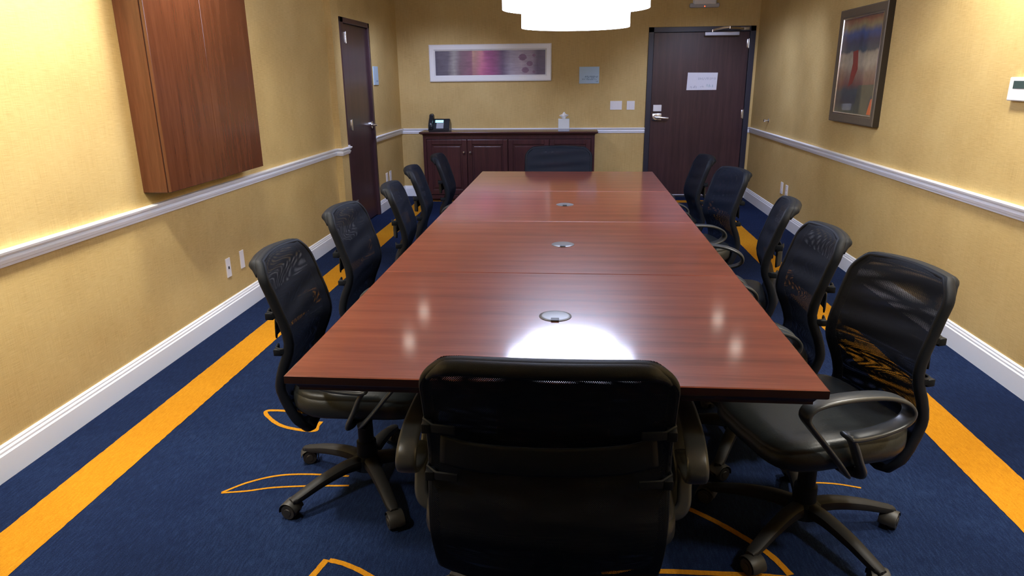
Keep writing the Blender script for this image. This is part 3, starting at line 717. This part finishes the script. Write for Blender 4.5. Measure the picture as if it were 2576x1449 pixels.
# ------------------------------------------------------------------ pictures
def frame_xz(par, x0, x1, z0, z1, y, w, t, mat, name='frame', inner=0.0):
    bm = bmesh.new()
    def q(ax, az, bx_, bz):   # mitred bar from outer corner a to outer corner b
        pass
    O = [(x0, z0), (x1, z0), (x1, z1), (x0, z1)]; I = [(x0+w, z0+w), (x1-w, z0+w), (x1-w, z1-w), (x0+w, z1-w)]
    lv = []
    for ring, ys in ((O, (y, y-t*0.8)), (None, None)):
        pass
    R = []
    def lerp(a, b, k): return (a[0]+(b[0]-a[0])*k, a[1]+(b[1]-a[1])*k)
    for k, dy in ((0, 0), (0, -t*0.75), (0.15, -t), (0.75, -t), (1.0, -t*0.6), (1.0, 0)):
        R.append([bm.verts.new((lerp(O[c], I[c], k)[0], y+dy, lerp(O[c], I[c], k)[1])) for c in range(4)])
    for A, B in zip(R, R[1:]+R[:1]):
        for c in range(4): bm.faces.new((A[c], A[(c+1) % 4], B[(c+1) % 4], B[c]))
    return child(name, bm, mat, par)
p1 = empty('framed_picture', (-0.976, YB, 1.543))
frame_xz(p1, -1.682, -0.271, 1.339, 1.747, YB, 0.070, 0.030, M['whiteframe'])
bm = bmesh.new(); bx(bm, -1.615, -0.338, YB-0.012, YB, 1.405, 1.681); cv = child('painting', bm, M['art_plum'], p1)
bm = bmesh.new()
for (sx_, sz_, rr) in ((-0.60, 1.60, 0.045), (-0.52, 1.53, 0.035), (-0.57, 1.46, 0.040), (-0.47, 1.62, 0.020), (-0.47, 1.44, 0.018)):
    a = [bm.verts.new((sx_+rr*(1+0.15*math.sin(3*t))*math.cos(t*2*PI/18), YB-0.0126, sz_+0.8*rr*math.sin(t*2*PI/18))) for t in range(18)]; bm.faces.new(a)
bmesh.ops.translate(bm, verts=bm.verts, vec=-Vector(p1.location)); link('painted_spots', bm, M['art_patch_plum'], cv)
tag(p1, 'wide plum and grey abstract picture in a white frame above the credenza', 'picture')
# right wall picture: built facing -Y then turned so it faces -X
p2 = empty('framed_picture', (XR, 5.275, 1.435)); 
def rw(name, bm, mat, par=None, root=p2):
    # local u (towards the viewer = -Y) , depth from wall, z
    return link(name, bm, mat, par or root)
def frame_yz(bm, hy, hz, w, t, ks, mi_side=1):
    O = [(-hy, -hz), (hy, -hz), (hy, hz), (-hy, hz)]; I = [(-hy+w, -hz+w), (hy-w, -hz+w), (hy-w, hz-w), (-hy+w, hz-w)]; R = []
    for k, dx in ks: R.append([bm.verts.new((-dx, O[c][0]+(I[c][0]-O[c][0])*k, O[c][1]+(I[c][1]-O[c][1])*k)) for c in range(4)])
    for i, (A, B) in enumerate(zip(R, R[1:]+R[:1])):
        for c in range(4): bm.faces.new((A[c], A[(c+1) % 4], B[(c+1) % 4], B[c])).material_index = mi_side if i == 0 else 0
bm = bmesh.new(); frame_yz(bm, 0.410, 0.393, 0.062, 0.05, [(0, 0), (0, 0.040), (0.12, 0.045), (0.80, 0.043), (1.0, 0.036), (1.0, 0.0)]); link('frame', bm, [M['bronze'], M['bronzeside']], p2)
bm = bmesh.new(); frame_yz(bm, 0.350, 0.333, 0.010, 0.05, [(0, 0.005), (0, 0.039), (0.5, 0.040), (1.0, 0.034), (1.0, 0.005)], 0); link('silver_lip', bm, M['silver'], p2)['label'] = 'bright silver inner lip'
bm = bmesh.new(); bx(bm, -0.016, 0, -0.344, 0.344, -0.327, 0.327); cv = link('painting', bm, M['art_blue'], p2)
def patch(poly, mat, nm):
    bm = bmesh.new(); bm.faces.new([bm.verts.new((-0.0165, a, b)) for a, b in poly]); link(nm, bm, mat, cv)
patch([(0.10, -0.12), (0.17, -0.14), (0.13, 0.02), (0.15, 0.10), (0.06, 0.11), (0.03, -0.02)], M['art_patch_red'], 'red_patch')
patch([(-0.335, -0.32), (-0.22, -0.32), (-0.26, -0.22), (-0.335, -0.20)], M['art_patch_orange'], 'orange_patch')
patch([(-0.20, -0.32), (0.02, -0.32), (-0.02, -0.13), (-0.335, -0.12), (-0.335, -0.18), (-0.25, -0.20)], M['art_patch_grey'], 'grey_green_patch')
tag(p2, 'square abstract picture in a bronze frame on the right wall', 'picture')
# ------------------------------------------------------------------ small wall fittings
s1 = empty('wall_sign', (0.160, YB, 1.396))
bm = bmesh.new(); bx(bm, -0.114, 0.114, -0.008, 0, -0.092, 0.092, 0.002); link('plate', bm, M['bluesign'], s1)
bm = bmesh.new(); scrawl(bm, -0.050, 0.098, -0.030, -0.006, -0.0086, 11, 0.006, step=0.008); scrawl(bm, -0.080, 0.085, -0.054, -0.034, -0.0086, 12, 0.006, step=0.008); scrawl(bm, 0.074, 0.100, -0.076, -0.060, -0.0086, 13, 0.005, step=0.007)
link('lettering', bm, M['bluemark'], s1)
tag(s1, 'pale blue square sign on the back wall between picture and door', 'sign')
s2 = empty('wall_sign', (XL, 7.295, 1.412))
bm = bmesh.new(); bx(bm, 0, 0.008, -0.085, 0.085, -0.092, 0.092, 0.002); link('plate', bm, M['bluesign'], s2)
bm = bmesh.new()
for k in range(5): bx(bm, 0.0078, 0.0086, 0.000+k*0.014, 0.010+k*0.014, -0.060, -0.045-0.003*(k % 2))
link('lettering', bm, M['bluemark'], s2)
tag(s2, 'narrow pale blue sign on the left wall beside the closet door', 'sign')
def plate(name, loc, w, h, wall, toggles, label, cat, kind='switch', group=None):
    """wall: 'back' faces -Y, 'left' faces +X, 'right' faces -X"""
    r = empty(name, loc, {'back': 0, 'left': PI/2, 'right': -PI/2}[wall])
    bm = bmesh.new(); bx(bm, -w/2, w/2, -0.006, 0, -h/2, h/2, 0.0018); link('cover_plate', bm, M['plastic'], r)
    for k in range(toggles):
        x = (k-(toggles-1)/2)*w/max(1, toggles)
        if kind == 'switch':
            bm = bmesh.new(); bx(bm, x-0.014, x+0.014, -0.0085, -0.004, -h*0.28, h*0.28, 0.001); link('rocker', bm, M['plastic'], r)
        elif kind == 'outlet':
            bm = bmesh.new()
            for s in (-1, 1): bx(bm, x-0.014, x+0.014, -0.008, -0.004, s*h*0.19-h*0.13, s*h*0.19+h*0.13, 0.002)
            link('receptacle', bm, M['plastic'], r)
        elif kind == 'jack':
            bm = bmesh.new(); bx(bm, x-0.007, x+0.007, -0.0072, -0.004, -0.008, 0.008, 0.0006); link('jack', bm, M['slot'], r)
    return tag(r, label, cat, group)
plate('light_switch', (0.475, YB, 1.060), 0.135, 0.098, 'back', 2, 'wider two-gang white light switch plate on the back wall', 'light switch')
plate('light_switch', (0.642, YB, 1.059), 0.090, 0.098, 'back', 1, 'narrower white single switch plate beside the entrance door frame', 'light switch')
plate('data_outlet', (XL, 3.821, 0.311), 0.052, 0.115, 'left', 1, 'nearer white wall plate with a black jack, low on the left wall', 'outlet', 'jack')
plate('blank_outlet', (XL, 3.999, 0.317), 0.050, 0.112, 'left', 0, 'farther blank white plate low on the left wall, near the closest chair', 'outlet')
plate('power_outlet', (XL, 7.49, 0.330), 0.078, 0.115, 'left', 1, 'nearer of two white outlets low on the left wall past the closet door', 'outlet', 'outlet')
plate('power_outlet', (XL, 7.64, 0.333), 0.078, 0.115, 'left', 1, 'farther of two white outlets low on the left wall past the closet door', 'outlet', 'outlet')
plate('power_outlet', (XR, 6.84, 0.335), 0.070, 0.110, 'right', 1, 'farther of two white outlets low on the right wall', 'outlet', 'outlet')
plate('power_outlet', (XR, 6.68, 0.330), 0.070, 0.110, 'right', 1, 'nearer of two white outlets low on the right wall', 'outlet', 'outlet')
th = empty('thermostat', (XR, 3.395, 1.312), -PI/2)
bm = bmesh.new(); bx(bm, -0.085, 0.085, -0.024, 0, -0.052, 0.052, 0.005); link('housing', bm, M['plastic'], th)
bm = bmesh.new(); bx(bm, -0.050, 0.035, -0.0256, -0.023, 0.002, 0.036, 0.001); link('display', bm, M['lcd'], th)
tag(th, 'white thermostat with a grey display at the right edge of the right wall', 'thermostat')
ds = empty('wall_door_stop', (XR, 7.536, 0.927), -PI/2)
bm = bmesh.new(); lathe(bm, [(0, 0.0), (0.020, 0.0), (0.020, 0.004), (0.008, 0.010), (0.007, 0.034), (0.014, 0.038), (0.014, 0.050), (0, 0.052)], n=18)
bmesh.ops.transform(bm, matrix=Matrix.Rotation(PI/2, 4, 'X'), verts=bm.verts); link('stop', bm, M['chrome'], ds, 'auto')
tag(ds, 'small chrome door stop on the right wall above the chair rail', 'door stop')
el = empty('emergency_light', (1.395, YB, 2.15))
bm = bmesh.new(); bx(bm, -0.125, 0.125, -0.070, 0, -0.030, 0.110, 0.018, seg=3); link('housing', bm, M['plastic'], el)
bm = bmesh.new(); bx(bm, -0.160, 0.160, -0.060, -0.002, -0.062, -0.015, 0.016, seg=3); link('lens', bm, M['lens'], el)
bm = bmesh.new(); cyl(bm, (0, -0.056, -0.050), (0, -0.060, -0.0505), 0.006, n=12); link('indicator_light', bm, M['red'], el)
tag(el, 'white emergency light with grey lens high on the wall above the entrance door', 'emergency light')
# ------------------------------------------------------------------ chandeliers (drum pendants)
def chandelier(x, y, label):
    r = empty('drum_chandelier', (x, y, CEIL))
    def tier(rad, z0, z1, name):
        bm = bmesh.new(); lathe(bm, [(0, z0+0.006), (rad-0.006, z0+0.006), (rad, z0), (rad, z1), (rad-0.004, z1), (0, z1-0.004)], n=64)
        bmesh.ops.translate(bm, verts=bm.verts, vec=(0, 0, -CEIL)); return link(name, bm, M['shade'], r, 'auto')
    tier(0.388, 1.728, 2.02, 'drum_shade'); tier(0.287, 1.636, 1.727, 'drum_shade')
    bm = bmesh.new(); cyl(bm, (0, 0, 2.02-CEIL), (0, 0, -0.02), 0.008, n=12); link('stem', bm, M['chrome'], r)
    bm = bmesh.new(); lathe(bm, [(0, 0), (0.07, 0), (0.07, -0.012), (0.05, -0.024), (0, -0.026)], n=32); link('canopy', bm, M['chrome'], r, 'auto')
    return tag(r, label, 'chandelier')
chandelier(-0.003, 3.93, 'glowing white two-tier drum chandelier hanging over the table')
# ------------------------------------------------------------------ recessed downlights
GC = 'recessed downlights along the ceiling'
DL = [(-1.46, 5.72), (1.44, 5.76), (-1.50, 6.55), (1.43, 6.50), (-1.62, 0.90), (1.60, 0.90), (-1.62, 2.10), (1.60, 2.10), (-1.60, 3.40), (1.58, 3.40)]
W = [105, 105, 80, 80, 180, 160, 220, 190, 130, 120]
proto = None
bmr = bmesh.new(); lathe(bmr, [(0.052, -0.002), (0.075, -0.004), (0.078, 0.0), (0.052, 0.0)], n=32)
bmd = bmesh.new(); lathe(bmd, [(0, -0.0012), (0.052, -0.0012)], n=32)
for i, ((x, y), w) in enumerate(zip(DL, W)):
    if proto is None:
        proto = empty('recessed_downlight', (x, y, CEIL)); link('trim_ring', bmr, M['plastic'], proto, 'auto'); link('lamp_disc', bmd, M['can'], proto); r = proto
    else: r = copy_tree(proto); r.location = (x, y, CEIL)
    tag(r, 'white recessed ceiling downlight near the side walls', 'downlight', GC)
    ld = bpy.data.lights.new('downlight_lamp', 'SPOT'); ld.energy = w; ld.color = (1.0, 0.97, 0.89) if y < 5 else (0.60, 0.68, 1.0); ld.spot_size = math.radians(88 if y > 5 else 135); ld.spot_blend = 0.6; ld.shadow_soft_size = 0.14
    lo = bpy.data.objects.new('downlight_lamp', ld); COL.objects.link(lo); lo.location = (x, y, CEIL-0.01); lo.rotation_euler = (math.radians(38) if y > 5 else 0, 0 if y > 5 else (math.radians(22) if x < 0 else -math.radians(22)), 0)
# ------------------------------------------------------------------ world, camera, view
w = bpy.data.worlds.new('World'); scn.world = w; w.use_nodes = True
w.node_tree.nodes['Background'].inputs['Color'].default_value = (0.5, 0.55, 0.7, 1); w.node_tree.nodes['Background'].inputs['Strength'].default_value = 0.02
cam = bpy.data.cameras.new('camera'); co = bpy.data.objects.new('camera', cam); COL.objects.link(co)
cam.sensor_width = 36.0; cam.sensor_fit = 'HORIZONTAL'; cam.lens = 1731.83/2576*36.0; cam.clip_start = 0.02
R3 = Vector((0.99613033, 0.08728047, -0.01031886)); U3 = Vector((-0.01580015, 0.29333694, 0.95587855)); F3 = Vector((-0.08645643, 0.95201658, -0.29358087))
mw = Matrix((( R3.x, U3.x, -F3.x, 0), (R3.y, U3.y, -F3.y, 0), (R3.z, U3.z, -F3.z, 1.3896), (0, 0, 0, 1)))
co.matrix_world = mw
scn.camera = co
scn.view_settings.view_transform = 'Standard'; scn.view_settings.look = 'None'; scn.view_settings.gamma = 1.0
scn.view_settings.use_curve_mapping = False; scn.view_settings.exposure = 0.42
